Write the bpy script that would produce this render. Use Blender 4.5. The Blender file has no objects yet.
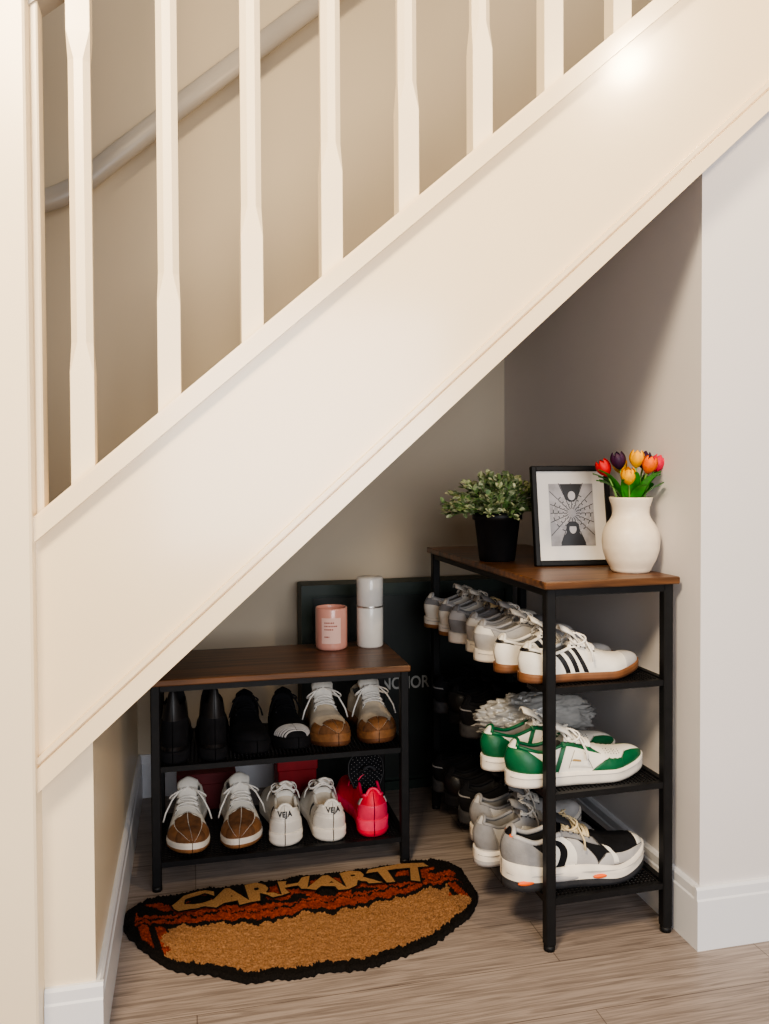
import bpy, math, random
import numpy as np
from mathutils import Vector, Matrix, noise
random.seed(7)
COL = bpy.context.scene.collection

# ------------------------------------------------------------------ materials
def mat(name, col, rough=0.5, metal=0.0, var=0.06, scale=30.0, bump=0.0, bscale=200.0, coat=0.0, trans=0.0, col2=None, spec=0.5):
    m = bpy.data.materials.new(name); m.use_nodes = True
    nt = m.node_tree; b = nt.nodes['Principled BSDF']
    tc = nt.nodes.new('ShaderNodeTexCoord')
    n = nt.nodes.new('ShaderNodeTexNoise'); n.inputs['Scale'].default_value = scale
    n.inputs['Detail'].default_value = 4
    nt.links.new(tc.outputs['Object'], n.inputs['Vector'])
    r = nt.nodes.new('ShaderNodeValToRGB')
    c = col
    if col2 is None:
        lo = [max(0, x*(1-var)) for x in c]; hi = [min(1, x*(1+var)) for x in c]
    else:
        lo, hi = list(c), list(col2)
    r.color_ramp.elements[0].position = 0.35; r.color_ramp.elements[1].position = 0.65
    r.color_ramp.elements[0].color = (*lo, 1); r.color_ramp.elements[1].color = (*hi, 1)
    nt.links.new(n.outputs['Fac'], r.inputs['Fac'])
    nt.links.new(r.outputs['Color'], b.inputs['Base Color'])
    b.inputs['Roughness'].default_value = rough
    b.inputs['Metallic'].default_value = metal
    b.inputs['Coat Weight'].default_value = coat
    b.inputs['Coat Roughness'].default_value = 0.14
    b.inputs['Transmission Weight'].default_value = trans
    b.inputs['Specular IOR Level'].default_value = spec
    if bump > 0:
        n2 = nt.nodes.new('ShaderNodeTexNoise'); n2.inputs['Scale'].default_value = bscale
        nt.links.new(tc.outputs['Object'], n2.inputs['Vector'])
        bp = nt.nodes.new('ShaderNodeBump'); bp.inputs['Strength'].default_value = bump
        bp.inputs['Distance'].default_value = 0.002
        nt.links.new(n2.outputs['Fac'], bp.inputs['Height'])
        nt.links.new(bp.outputs['Normal'], b.inputs['Normal'])
    return m

M = {}
M['paint'] = mat('gloss_cream_paint', (0.84, 0.69, 0.485), 0.26, var=0.015, scale=3, bump=0.25, bscale=9, coat=0.5)
M['paint2'] = mat('satin_cream_paint', (0.84, 0.72, 0.54), 0.32, var=0.015, scale=3, bump=0.05, bscale=25)
M['skirt'] = mat('white_skirting_paint', (0.73, 0.74, 0.78), 0.3, var=0.01, scale=3)
M['wall'] = mat('beige_wall_paint', (0.53, 0.455, 0.355), 0.85, var=0.02, scale=2, bump=0.08, bscale=120)
M['wallr'] = mat('pale_wall_paint', (0.70, 0.67, 0.67), 0.8, var=0.02, scale=2, bump=0.08, bscale=120)
M['rail'] = mat('greyed_handrail_paint', (0.36, 0.33, 0.30), 0.35, var=0.03, scale=6)
M['black'] = mat('black_powder_coat', (0.007, 0.007, 0.008), 0.5, var=0.2, spec=.3)
M['blackm'] = mat('black_fabric', (0.007, 0.007, 0.009), 0.85, var=0.3, bump=0.3, spec=.25)
M['blackleather'] = mat('black_leather', (0.009, 0.008, 0.009), 0.42, var=0.3, bump=0.2, spec=.4)
M['white'] = mat('white_leather', (0.80, 0.76, 0.69), 0.5, var=0.05, scale=22, bump=0.3, bscale=160)
M['offwhite'] = mat('cream_leather', (0.66, 0.56, 0.43), 0.55, var=0.08, bump=0.3, bscale=160)
M['whitesole'] = mat('white_rubber', (0.78, 0.72, 0.64), 0.6, var=0.07)
M['lace'] = mat('white_lace', (0.84, 0.80, 0.74), 0.8, var=0.05, bump=0.4, bscale=900)
M['lacecream'] = mat('cream_lace', (0.64, 0.52, 0.32), 0.8, var=0.05)
M['gum'] = mat('gum_rubber', (0.13, 0.05, 0.02), 0.55, var=0.15)
M['gumlight'] = mat('light_gum_rubber', (0.27, 0.12, 0.045), 0.55, var=0.18, scale=60, bump=.5, bscale=250)
M['gummid'] = mat('mid_gum_rubber', (0.19, 0.078, 0.03), 0.55, var=0.15)
M['brownsuede'] = mat('brown_suede', (0.17, 0.075, 0.03), 0.9, var=0.25, scale=60, bump=0.6)
M['grey'] = mat('grey_suede', (0.24, 0.235, 0.24), 0.85, var=0.12, bump=0.4)
M['lgrey'] = mat('light_grey_leather', (0.44, 0.425, 0.42), 0.6, var=0.08, bump=0.3)
M['dgrey'] = mat('dark_grey_mesh', (0.035, 0.035, 0.04), 0.8, var=0.25, bump=0.4)
M['green'] = mat('green_leather', (0.0, 0.10, 0.035), 0.45, var=0.1, bump=0.15)
M['red'] = mat('red_mesh', (0.85, 0.008, 0.05), 0.5, var=0.12, bump=0.2)
M['pink'] = mat('coral_rubber', (0.90, 0.05, 0.13), 0.5, var=0.1)
M['orange'] = mat('orange_rubber', (0.90, 0.14, 0.02), 0.5)
M['lining'] = mat('grey_lining', (0.18, 0.17, 0.16), 0.95, var=0.15)
M['darklining'] = mat('dark_lining', (0.012, 0.012, 0.014), 0.95, var=0.2)
M['text'] = mat('dark_print', (0.03, 0.03, 0.035), 0.6)
M['goldprint'] = mat('tan_print', (0.35, 0.22, 0.08), 0.6)

def wood_mat():
    m = bpy.data.materials.new('rustic_brown_wood'); m.use_nodes = True
    nt = m.node_tree; b = nt.nodes['Principled BSDF']
    tc = nt.nodes.new('ShaderNodeTexCoord'); mp = nt.nodes.new('ShaderNodeMapping')
    mp.inputs['Scale'].default_value = (3, 45, 45)
    n = nt.nodes.new('ShaderNodeTexNoise'); n.inputs['Scale'].default_value = 1.0; n.inputs['Detail'].default_value = 8
    n.inputs['Distortion'].default_value = 0.6
    n2 = nt.nodes.new('ShaderNodeTexNoise'); n2.inputs['Scale'].default_value = 5
    r = nt.nodes.new('ShaderNodeValToRGB')
    e = r.color_ramp.elements
    e[0].position = 0.3; e[0].color = (0.045, 0.017, 0.007, 1)
    e[1].position = 0.7; e[1].color = (0.27, 0.115, 0.042, 1)
    mx = nt.nodes.new('ShaderNodeMix'); mx.data_type = 'RGBA'; mx.blend_type = 'MULTIPLY'; mx.inputs['Factor'].default_value = 0.5
    nt.links.new(tc.outputs['Object'], mp.inputs['Vector']); nt.links.new(mp.outputs['Vector'], n.inputs['Vector'])
    nt.links.new(tc.outputs['Object'], n2.inputs['Vector'])
    nt.links.new(n.outputs['Fac'], r.inputs['Fac'])
    nt.links.new(r.outputs['Color'], mx.inputs[6]); nt.links.new(n2.outputs['Fac'], mx.inputs[7])
    nt.links.new(mx.outputs[2], b.inputs['Base Color'])
    b.inputs['Roughness'].default_value = 0.34
    return m
M['wood'] = wood_mat()

def floor_mat():
    m = bpy.data.materials.new('grey_oak_laminate'); m.use_nodes = True
    nt = m.node_tree; b = nt.nodes['Principled BSDF']
    tc = nt.nodes.new('ShaderNodeTexCoord')
    br = nt.nodes.new('ShaderNodeTexBrick')
    br.inputs['Scale'].default_value = 1.0
    br.inputs['Mortar Size'].default_value = 0.0012
    br.inputs['Mortar Smooth'].default_value = 0.3
    br.inputs['Brick Width'].default_value = 1.25
    br.inputs['Row Height'].default_value = 0.17
    br.inputs['Color1'].default_value = (0.270, 0.222, 0.198, 1)
    br.inputs['Color2'].default_value = (0.335, 0.280, 0.250, 1)
    br.inputs['Mortar'].default_value = (0.13, 0.10, 0.085, 1)
    br.offset = 0.37
    nt.links.new(tc.outputs['Object'], br.inputs['Vector'])
    mp = nt.nodes.new('ShaderNodeMapping'); mp.inputs['Scale'].default_value = (4.0, 95, 1)
    n = nt.nodes.new('ShaderNodeTexNoise'); n.inputs['Scale'].default_value = 1.3; n.inputs['Detail'].default_value = 9
    n.inputs['Distortion'].default_value = 1.2
    nt.links.new(tc.outputs['Object'], mp.inputs['Vector']); nt.links.new(mp.outputs['Vector'], n.inputs['Vector'])
    r = nt.nodes.new('ShaderNodeValToRGB')
    r.color_ramp.elements[0].position = 0.34; r.color_ramp.elements[0].color = (0.58, 0.56, 0.55, 1)
    r.color_ramp.elements[1].position = 0.62; r.color_ramp.elements[1].color = (1.15, 1.15, 1.15, 1)
    nt.links.new(n.outputs['Fac'], r.inputs['Fac'])
    mx = nt.nodes.new('ShaderNodeMix'); mx.data_type = 'RGBA'; mx.blend_type = 'MULTIPLY'; mx.inputs['Factor'].default_value = 0.9
    nt.links.new(br.outputs['Color'], mx.inputs[6]); nt.links.new(r.outputs['Color'], mx.inputs[7])
    nt.links.new(mx.outputs[2], b.inputs['Base Color'])
    b.inputs['Roughness'].default_value = 0.4
    return m
M['floor'] = floor_mat()

# ------------------------------------------------------------------ mesh builder
class MB:
    def __init__(s): s.v = []; s.f = []; s.m = []; s.s = []
    def add(s, verts, faces, mi=0, smooth=True, mis=None):
        o = len(s.v); s.v += [tuple(p) for p in verts]
        for i, f in enumerate(faces):
            s.f.append(tuple(j+o for j in f)); s.m.append(mis[i] if mis else mi); s.s.append(smooth)
    def box(s, lo, hi, mi=0):
        x0, y0, z0 = lo; x1, y1, z1 = hi
        v = [(x0,y0,z0),(x1,y0,z0),(x1,y1,z0),(x0,y1,z0),(x0,y0,z1),(x1,y0,z1),(x1,y1,z1),(x0,y1,z1)]
        s.add(v, [(0,3,2,1),(4,5,6,7),(0,1,5,4),(1,2,6,5),(2,3,7,6),(3,0,4,7)], mi, False)
    def cbox(s, lo, hi, ch, mi=0):
        x0,y0,z0 = lo; x1,y1,z1 = hi
        def ring(ins, z):
            a = ins
            return [(x0+a+ch,y0+a,z),(x1-a-ch,y0+a,z),(x1-a,y0+a+ch,z),(x1-a,y1-a-ch,z),(x1-a-ch,y1-a,z),(x0+a+ch,y1-a,z),(x0+a,y1-a-ch,z),(x0+a,y0+a+ch,z)]
        R = [ring(ch*0.7,z0), ring(0,z0+ch), ring(0,z1-ch), ring(ch*0.7,z1)]
        v = sum(R, []); f = []
        for k in range(3):
            for i in range(8):
                j = (i+1)%8; f.append((k*8+i,k*8+j,(k+1)*8+j,(k+1)*8+i))
        f.append(tuple(reversed(range(8)))); f.append(tuple(range(24,32)))
        s.add(v, f, mi, False)
    def prism(s, poly, y0, y1, mi=0):
        n = len(poly)
        v = [(x,y0,z) for x,z in poly]+[(x,y1,z) for x,z in poly]
        f = [tuple(range(n)), tuple(reversed(range(n,2*n)))]
        for i in range(n):
            j = (i+1)%n; f.append((i,i+n,j+n,j))
        s.add(v, f, mi, False)
    def tube(s, pts, r, seg=8, mi=0, ry=None, cap=True, smooth=True):
        pts = [Vector(p) for p in pts]; n = len(pts)
        T = []
        for i in range(n):
            a = pts[max(i-1,0)]; b = pts[min(i+1,n-1)]; T.append((b-a).normalized())
        up = Vector((0,0,1)) if abs(T[0].z) < .9 else Vector((0,1,0))
        N = T[0].cross(up).normalized(); v = []; f = []
        for i in range(n):
            N = (N - T[i]*N.dot(T[i])).normalized(); B = T[i].cross(N)
            rr = r[i] if hasattr(r,'__len__') else r
            r2 = rr if ry is None else ry
            for k in range(seg):
                t = 2*math.pi*k/seg
                v.append(pts[i]+N*(rr*math.cos(t))+B*(r2*math.sin(t)))
        for i in range(n-1):
            for k in range(seg):
                j = (k+1)%seg; f.append((i*seg+k,i*seg+j,(i+1)*seg+j,(i+1)*seg+k))
        if cap:
            f.append(tuple(reversed(range(seg)))); f.append(tuple(range((n-1)*seg,n*seg)))
        s.add(v, f, mi, smooth)
    def lathe(s, prof, seg=48, mi=0, c=(0,0,0), mis=None):
        v = []; f = []; fm = []
        for r,z in prof:
            for k in range(seg):
                t = 2*math.pi*k/seg; v.append((c[0]+r*math.cos(t), c[1]+r*math.sin(t), c[2]+z))
        for i in range(len(prof)-1):
            for k in range(seg):
                j = (k+1)%seg; f.append((i*seg+k,i*seg+j,(i+1)*seg+j,(i+1)*seg+k)); fm.append(mis[i] if mis else mi)
        s.add(v, f, mi, True, fm)
    def ell(s, c, r, mi=0, seg=14, rot=None, n=8):
        v=[];f=[]
        for i in range(n+1):
            ph=math.pi*i/n
            for k in range(seg):
                t=2*math.pi*k/seg
                p=Vector((r[0]*math.sin(ph)*math.cos(t), r[1]*math.sin(ph)*math.sin(t), -r[2]*math.cos(ph)))
                if rot is not None: p=rot@p
                v.append(p+Vector(c))
        for i in range(n):
            for k in range(seg):
                j=(k+1)%seg; f.append((i*seg+k,i*seg+j,(i+1)*seg+j,(i+1)*seg+k))
        s.add(v,f,mi,True)
    def mesh(s, name, mats):
        me = bpy.data.meshes.new(name); me.from_pydata(s.v, [], s.f)
        for m in mats: me.materials.append(m if not isinstance(m,str) else M[m])
        me.polygons.foreach_set('material_index', s.m); me.polygons.foreach_set('use_smooth', s.s)
        me.update(); return me

def link(name, me, parent=None, loc=(0,0,0), rot=(0,0,0)):
    o = bpy.data.objects.new(name, me); COL.objects.link(o)
    o.location = loc; o.rotation_euler = rot
    if parent: o.parent = parent
    return o
def thing(name, label, cat, me=None, loc=(0,0,0), rot=(0,0,0), group=None):
    o = link(name, me, None, loc, rot)
    if me is None: o.empty_display_size = 0.05
    o['label'] = label; o['category'] = cat
    if group: o['group'] = group
    return o
def struct(name, me, loc=(0,0,0)):
    o = link(name, me, None, loc); o['kind'] = 'structure'; return o

def text_geo(body, size, offset=0.0, space=1.0):
    cu = bpy.data.curves.new('t','FONT'); cu.body = body; cu.size = size; cu.offset = offset
    cu.resolution_u = 4; cu.space_character = space
    o = bpy.data.objects.new('t', cu); COL.objects.link(o)
    bpy.context.view_layer.update()
    dg = bpy.context.evaluated_depsgraph_get()
    me = bpy.data.meshes.new_from_object(o.evaluated_get(dg))
    v = [tuple(p.co) for p in me.vertices]; f = [tuple(p.vertices) for p in me.polygons]
    bpy.data.objects.remove(o); bpy.data.meshes.remove(me)
    return v, f

# ------------------------------------------------------------------ dimensions
SC, SLW = 0.864, 0.900
def z_low(X): return 0.521+SLW*(X+0.278)
def z_cap(X): return 1.0125+SC*(X+0.278)
XL, XR, YF, YB = -0.184, 1.120, 1.675, 2.89

b = MB(); b.box((-2.0,-1.6,-0.05),(3.2,3.1,0)); struct('floor', b.mesh('floor',['floor']))
b = MB(); b.box((-2.0,YB,0),(3.2,YB+.1,4.2)); struct('wall_back', b.mesh('wall_back',['wall']))
b = MB(); b.prism([(-.30,0),(XL,0),(XL,z_low(XL)+.05),(-.30,z_low(-.30)+.05)],1.625,YB); struct('wall_left', b.mesh('wall_left',['paint2']))
b = MB(); b.prism([(XR,0),(3.0,0),(3.0,z_low(3.0)-.10),(XR,z_low(XR)+.02)],YF,YB); struct('wall_right', b.mesh('wall_right',['wallr']))
def skirting(name, p0, p1, nrm, h=.143, t=.014):
    b = MB(); p0=Vector((*p0,0)); p1=Vector((*p1,0)); n=Vector((*nrm,0))
    prof=[(0,0),(t,0),(t,h-.030),(t*.8,h-.026),(t*.8,h-.006),(t*.5,h),(0,h)]
    v=[tuple(p0+n*a+Vector((0,0,z))) for a,z in prof]+[tuple(p1+n*a+Vector((0,0,z))) for a,z in prof]
    k=len(prof); f=[tuple(range(k)),tuple(reversed(range(k,2*k)))]
    for i in range(k):
        j=(i+1)%k; f.append((i,i+k,j+k,j))
    b.add(v,f,0,False); struct(name,b.mesh(name,['skirt']))
skirting('baseboard_front_right',(XR-.014,YF),(3.0,YF),(0,-1))
skirting('baseboard_right',(XR,YF),(XR,YB),(-1,0))
skirting('baseboard_front_left',(-.273,1.625),(XL+.014,1.625),(0,-1))
skirting('baseboard_left',(XL,1.625),(XL,YB),(1,0))
skirting('baseboard_back',(XL,YB),(XR,YB),(0,-1))
X0,X1 = -.274, 2.3
b = MB(); b.cbox((-.62,1.56,0),(X0,1.70,3.2),.004); struct('trim_1', b.mesh('trim_1',['paint2']))

# ------------------------------------------------------------------ staircase
st = thing('staircase','cream gloss painted staircase with deep stringer and chamfered spindles','stairs',loc=(0,0,0))
b = MB()
b.prism([(X0,z_low(X0)),(X1,z_low(X1)),(X1,z_cap(X1)-.03),(X0,z_cap(X0)-.03)],1.60,1.66)
b.prism([(X0,z_low(X0)-.004),(X1,z_low(X1)-.004),(X1,z_low(X1)+.040),(X0,z_low(X0)+.040)],1.583,1.602)
b.prism([(X0,z_low(X0)+.040),(X1,z_low(X1)+.040),(X1,z_low(X1)+.046),(X0,z_low(X0)+.046)],1.597,1.602)
b.prism([(X0,z_low(X0)+.046),(X1,z_low(X1)+.046),(X1,z_low(X1)+.058),(X0,z_low(X0)+.058)],1.589,1.602)
link('stringer', b.mesh('stringer',['paint']), st)
b = MB()
b.prism([(X0,z_cap(X0)-.046),(X1,z_cap(X1)-.046),(X1,z_cap(X1)-.006),(X0,z_cap(X0)-.006)],1.580,1.682)
b.prism([(X0,z_cap(X0)-.006),(X1,z_cap(X1)-.006),(X1,z_cap(X1)),(X0,z_cap(X0))],1.584,1.678)
link('stringer_cap', b.mesh('stringer_cap',['paint']), st)
b = MB(); run=.2255; rise=run*SC
x=-.283; z=z_low(-.283)+.30
top=[]
while x < 2.3:
    top.append((x,z)); top.append((x+run,z)); z+=rise; x+=run
low=[(top[-1][0],z_low(top[-1][0])+.03),(top[0][0],z_low(top[0][0])+.03)]
b.prism(list(reversed(top))+[low[1],low[0]],1.66,YB-.001)
link('steps', b.mesh('steps',['wall']), st)
def zh(X): return 1.915+SC*(X+.283)
b = MB(); 
b.prism([(X0,zh(X0)),(1.2,zh(1.2)),(1.2,zh(1.2)+.06),(X0,zh(X0)+.06)],1.60,1.665)
b.prism([(X0,zh(X0)+.06),(1.2,zh(1.2)+.06),(1.2,zh(1.2)+.075),(X0,zh(X0)+.075)],1.608,1.657)
link('handrail', b.mesh('handrail',['rail']), st)
b = MB(); b.cbox((X0,1.605,z_cap(-.28)-.02),(X0+.014,1.66,2.4),.003)
link('newel', b.mesh('newel',['paint2']), st)
def baluster(X):
    b=MB(); hw=.021; y=1.632
    z0=z_cap(X)-.03; zc=z_cap(X)
    lv=[(z0,.001),(zc+.19,.001),(zc+.245,.0115),(zh(X)-.15,.0115),(zh(X)-.10,.001),(zh(X)+.03,.001)]
    def ring(z,c):
        h=hw if c<.005 else hw-.0018
        return [(X-h+c,y-h,z),(X+h-c,y-h,z),(X+h,y-h+c,z),(X+h,y+h-c,z),(X+h-c,y+h,z),(X-h+c,y+h,z),(X-h,y+h-c,z),(X-h,y-h+c,z)]
    v=[];f=[]
    for z,c in lv: v+=ring(z,c)
    for k in range(len(lv)-1):
        for i in range(8):
            j=(i+1)%8; f.append((k*8+i,k*8+j,(k+1)*8+j,(k+1)*8+i))
    b.add(v,f,0,False); return b.mesh('baluster',['paint2'])
for k in range(8): link('baluster', baluster(-.193+.1545*k), st)

hr = thing('wall_handrail','painted grey-cream handrail fixed to the stairwell wall','handrail')
pts=[(-.62,2.80,1.872),(-.50,2.80,1.915),(-.40,2.80,1.955),(-.345,2.80,1.985),(-.29,2.80,2.035),(-.22,2.80,2.098),(-.143,2.80,2.166),(.0,2.80,2.292),(.9,2.80,3.06)]
b=MB(); b.tube(pts,.024,16,ry=.036); link('rail',b.mesh('rail',['rail']),hr)
for p in [(-.56,1.90),(.86,3.02)]:
    b=MB()
    b.tube([(p[0],2.80,p[1]-.03),(p[0],2.82,p[1]-.07),(p[0],2.8895,p[1]-.08)],[.008,.008,.012],10)
    link('bracket',b.mesh('bracket',['rail']),hr)

# ------------------------------------------------------------------ racks
def rack(label, X0,Y0,w,dp,H,shelves,rotz,group,oh):
    e = thing('shoe_rack',label,'shoe rack',loc=(X0,Y0,0),rot=(0,0,rotz),group=group)
    t=.024
    b=MB(); b.cbox((-oh,-.012,H-.017),(w+oh,dp+.012,H),.0025); link('top_board',b.mesh('top_board',['wood']),e)
    for (x,y) in [(0,0),(w-t,0),(0,dp-t),(w-t,dp-t)]:
        b=MB(); b.cbox((x,y,.012),(x+t,y+t,H-.017),.0025)
        b.tube([(x+t/2,y+t/2,0),(x+t/2,y+t/2,.012)],.013,14)
        link('leg',b.mesh('leg',['black']),e)
    b=MB()
    zt=H-.017
    b.box((t,.003,zt-.018),(w-t,.018,zt)); b.box((t,dp-.018,zt-.018),(w-t,dp-.003,zt))
    b.box((.003,t,zt-.018),(.018,dp-t,zt)); b.box((w-.018,t,zt-.018),(w-.003,dp-t,zt))
    link('top_frame',b.mesh('top_frame',['black']),e)
    for z in shelves:
        b=MB()
        b.box((t,.004,z-.014),(w-t,.018,z)); b.box((t,dp-.018,z-.014),(w-t,dp-.004,z))
        b.box((.004,t,z-.014),(.018,dp-t,z)); b.box((w-.018,t,z-.014),(w-.004,dp-t,z))
        n=int((dp-.04)/.010)
        for i in range(1,n): 
            y=.018+(dp-.036)*i/n
            b.box((.018,y-.0022,z-.005),(w-.018,y+.0022,z-.003))
        n=int((w-.04)/.010)
        for i in range(1,n):
            x=.018+(w-.036)*i/n
            b.box((x-.0022,.018,z-.003),(x+.0022,dp-.018,z-.001))
        link('shelf',b.mesh('shelf',['black']),e)
    return e
HL, HR_ = .556, .843
S1,S2,S3=.600,.358,.118
rack('low three-tier shoe rack with brown wood top and black metal frame',-.110,2.222,.690,.325,HL,[.075,.325],0,'shoe racks',.002)
rack('tall four-tier shoe rack with brown wood top and black metal frame',.772,1.735,.324,.845,HR_,[S3,S2,S1],.030,'shoe racks',.010)

# ------------------------------------------------------------------ shoes
def sm(a,b_,x):
    t=min(1,max(0,(x-a)/(b_-a))); return t*t*(3-2*t)
def kinterp(ks,vs):
    def f(s): return sum(np.interp(s+o,ks,vs) for o in (-.03,-.015,0,.015,.03))/5
    return f
LOWH=kinterp([0,.05,.2,.29,.37,.46,.58,.70,.82,.92,1],[.078,.080,.062,.071,.084,.074,.057,.045,.038,.034,.031])
RUNH=kinterp([0,.05,.18,.27,.36,.46,.58,.70,.82,.92,1],[.092,.096,.074,.084,.100,.088,.068,.054,.045,.040,.036])
BOOTH=kinterp([0,.1,.30,.36,.42,.5,.62,.75,.9,1],[.172,.175,.175,.164,.128,.092,.065,.052,.044,.038])
def shoe_meshes(S_, mir):
    L=S_.get('L',.30); W=S_.get('W',.098); T=S_.get('T',.028); boot=S_.get('boot',False)
    Hs=S_.get('Hs',1.0); hh=BOOTH if boot else (RUNH if S_.get('run') else LOWH)
    tp=S_.get('toe',.44)
    wb=kinterp([0,.12,.3,.45,.6,.72,.85,1],[.38,.39,.355,.355,.44,.5,tp+.02,tp-.04])
    def w(s):
        s=min(1,max(0,s)); v=wb(s)*W
        if s<.13: v*=math.sqrt(max(0,1-((.13-s)/.13)**2))
        if s>.76: v*=math.sqrt(max(0,1-((s-.76)/.24)**2.1))
        return v
    def yc(s): return mir*(.06*(s-.4)**2-.004)
    def spring(s): return .014*max(0,(s-.68)/.32)**2
    e1=.78; e2=.80
    crease=S_.get('crease',.0012)
    def P(s,a,side):
        h=hh(s)*Hs
        if s>.86: h*=math.sqrt(max(.02,1-((s-.86)/.145)**2))
        h+=crease*math.sin(s*150)*sm(.58,.64,s)*(1-sm(.74,.79,s))
        c=max(0,math.cos(math.pi*a/2))**e1; sn=max(0,math.sin(math.pi*a/2))**e2
        y=side*w(s)*c*(1+.04*math.sin(math.pi*min(1,sn)))
        z=h*sn; x=s*L
        if s<.15:
            k=(1-s/.15); x+=k*(.012*sn-.014*math.sin(math.pi*sn**1.2))
        return Vector((x,yc(s)+y,T-.003+spring(s)+z))
    def PN(s,a,side,off):
        s=min(.99995,max(.00005,s)); a=min(.995,max(.01,a))
        p=P(s,a,side); s2=min(.985,max(.015,s))
        ds=P(s2+.004,a,side)-P(s2-.004,a,side); da=P(s2,min(.9999,a+.008),side)-P(s2,a-.008,side)
        n=ds.cross(da)
        if n.length<1e-12: return p
        n.normalize()
        cdir=P(s2,a,side)-Vector((min(max(p.x,.04),L-.05),yc(s),T+.02))
        if n.dot(cdir)<0: n=-n
        kf=sm(.965,.999,s); kb=1-sm(.001,.03,s)
        if kf>0: n=(n*(1-kf)+Vector((1,0,.15))*kf).normalized()
        if kb>0: n=(n*(1-kb)+Vector((-1,0,0))*kb).normalized()
        return p+n*off
    a_open=.5 if boot else .60
    send=.37 if not boot else .36
    def kk(s): return sm(.03,.055,s)*(1-sm(send-.04,send,s))
    N=66; Mh=24
    b=MB(); v=[]; cav=[]
    for i in range(N+1):
        s=.5-.5*math.cos(math.pi*i/N)
        s=min(.99995,max(.00005,s))
        for j in range(2*Mh+1):
            a=j/Mh if j<=Mh else (2*Mh-j)/Mh
            side=1 if j<=Mh else -1
            p=P(s,a,side); q=kk(s)*sm(a_open,a_open+.13,a)
            if q>0:
                z0=T+.012; p.z=p.z*(1-q)+z0*q
            v.append(p); cav.append(q)
    K=2*Mh+1; f=[]; fm=[]
    for i in range(N):
        for j in range(K-1):
            q=(i*K+j,(i+1)*K+j,(i+1)*K+j+1,i*K+j+1); f.append(q)
            c=sum(cav[t] for t in q)/4
            fm.append(1 if c>.12 else 0)
    b.add(v,f,0,True,fm)
    mats=[S_['upper'],S_.get('lining','lining')]
    slots={}
    def slot(m):
        if m not in slots: slots[m]=len(mats); mats.append(m)
        return slots[m]
    for ov in S_.get('ov',[]):
        m,s0b,s1b,s0t,s1t,a0,a1=ov[:7]; off=ov[7] if len(ov)>7 else .0012; bend=ov[8] if len(ov)>8 else 0
        for side in (1,-1):
            n=22; mm=12; vv=[]; ff=[]
            for i in range(n+1):
                for j in range(mm+1):
                    t=j/mm; u=i/n
                    if s1b>=1: u=math.sin(u*math.pi/2)
                    elif s0b<=0: u=1-math.cos(u*math.pi/2)
                    s=(s0b+(s0t-s0b)*t)*(1-u)+(s1b+(s1t-s1b)*t)*u + bend*math.sin(math.pi*t)*(1 if 0<s0b and s1b<1 else (u if s0b<=0 else 1-u))
                    a=a0+(a1-a0)*t
                    edge = (i==0 and s0b>.02) or (i==n and s1b<.985) or (j==0) or (j==mm and a1<.95)
                    vv.append(PN(s,a,side,-.0008 if edge else off))
            for i in range(n):
                for j in range(mm):
                    ff.append((i*(mm+1)+j,(i+1)*(mm+1)+j,(i+1)*(mm+1)+j+1,i*(mm+1)+j+1))
            b.add(vv,ff,slot(m),True)
            if S_.get('stitch'):
                for uu in (0.0,1.0):
                    pp=[]
                    for t in np.linspace(0,1,8):
                        s=(s0b+(s0t-s0b)*t)*(1-uu)+(s1b+(s1t-s1b)*t)*uu+(bend*math.sin(math.pi*t) if 0<s0b and s1b<1 else 0)
                        if .01<s<.985: pp.append(PN(s,a0+(a1-a0)*t,side,off*.5))
                    if len(pp)>2: b.tube(pp,.0006,4,slot('lining'))
    if not boot:
        ci=slot(S_.get('collar',S_['upper']))
        cr=S_.get('collar_r',.0042)
        for side in (1,-1):
            b.tube([PN(s,a_open-.01,side,.0) for s in np.linspace(.035,.35,14)],cr,8,ci)
        b.tube([PN(.035,a,1,0) for a in np.linspace(a_open-.01,1,5)]+[PN(.035,a,-1,0) for a in np.linspace(1,a_open-.01,5)],cr,8,ci)
        ei=slot('text')
        for side in (1,-1):
            for i in range(6):
                p=PN(.37+.036*i,.64,side,.0024); b.ell(p,(.0022,.0022,.0022),ei,8,n=5)
        if S_.get('perf'):
            for side in (1,-1):
                for i in range(6):
                    for j in range(3):
                        p=PN(.66+.022*i,.80-.10*j,side,.0004); b.ell(p,(.0012,.0012,.0012),ei,6,n=4)
    if S_.get('heeltext'):
        tv,tf=text_geo(S_['heeltext'],.0170,.0006,1.1)
        xs=[q[0] for q in tv]; cx=(min(xs)+max(xs))/2; wtot=max(xs)-min(xs)
        vv=[]
        zz=T+.052
        for (tx,ty,_) in tv:
            yy=-(tx-cx)*(.040/wtot); zc=zz+ty
            side=1 if yy>=0 else -1
            sn=min(.97,max(.05,(zc-T+.003)/(hh(.03)*Hs)))
            a=2/math.pi*math.asin(sn**(1/e2))
            lo_,hi_=.0,.13
            for _i in range(22):
                md=(lo_+hi_)/2
                if abs(P(md,a,side).y-yc(md))<abs(yy): lo_=md
                else: hi_=md
            px=P(lo_,a,side).x
            vv.append((px-.0052,yc(0)+yy,zc))
        b.add(vv,[tuple(q) for q in tf],slot('text'),False)
    upper=b.mesh('upper',mats)
    # ---- sole
    b=MB(); v=[]; wave=S_.get('wave',0); nw=S_.get('nw',6)
    NS=100; flare=S_.get('flare',.0035)
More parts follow.
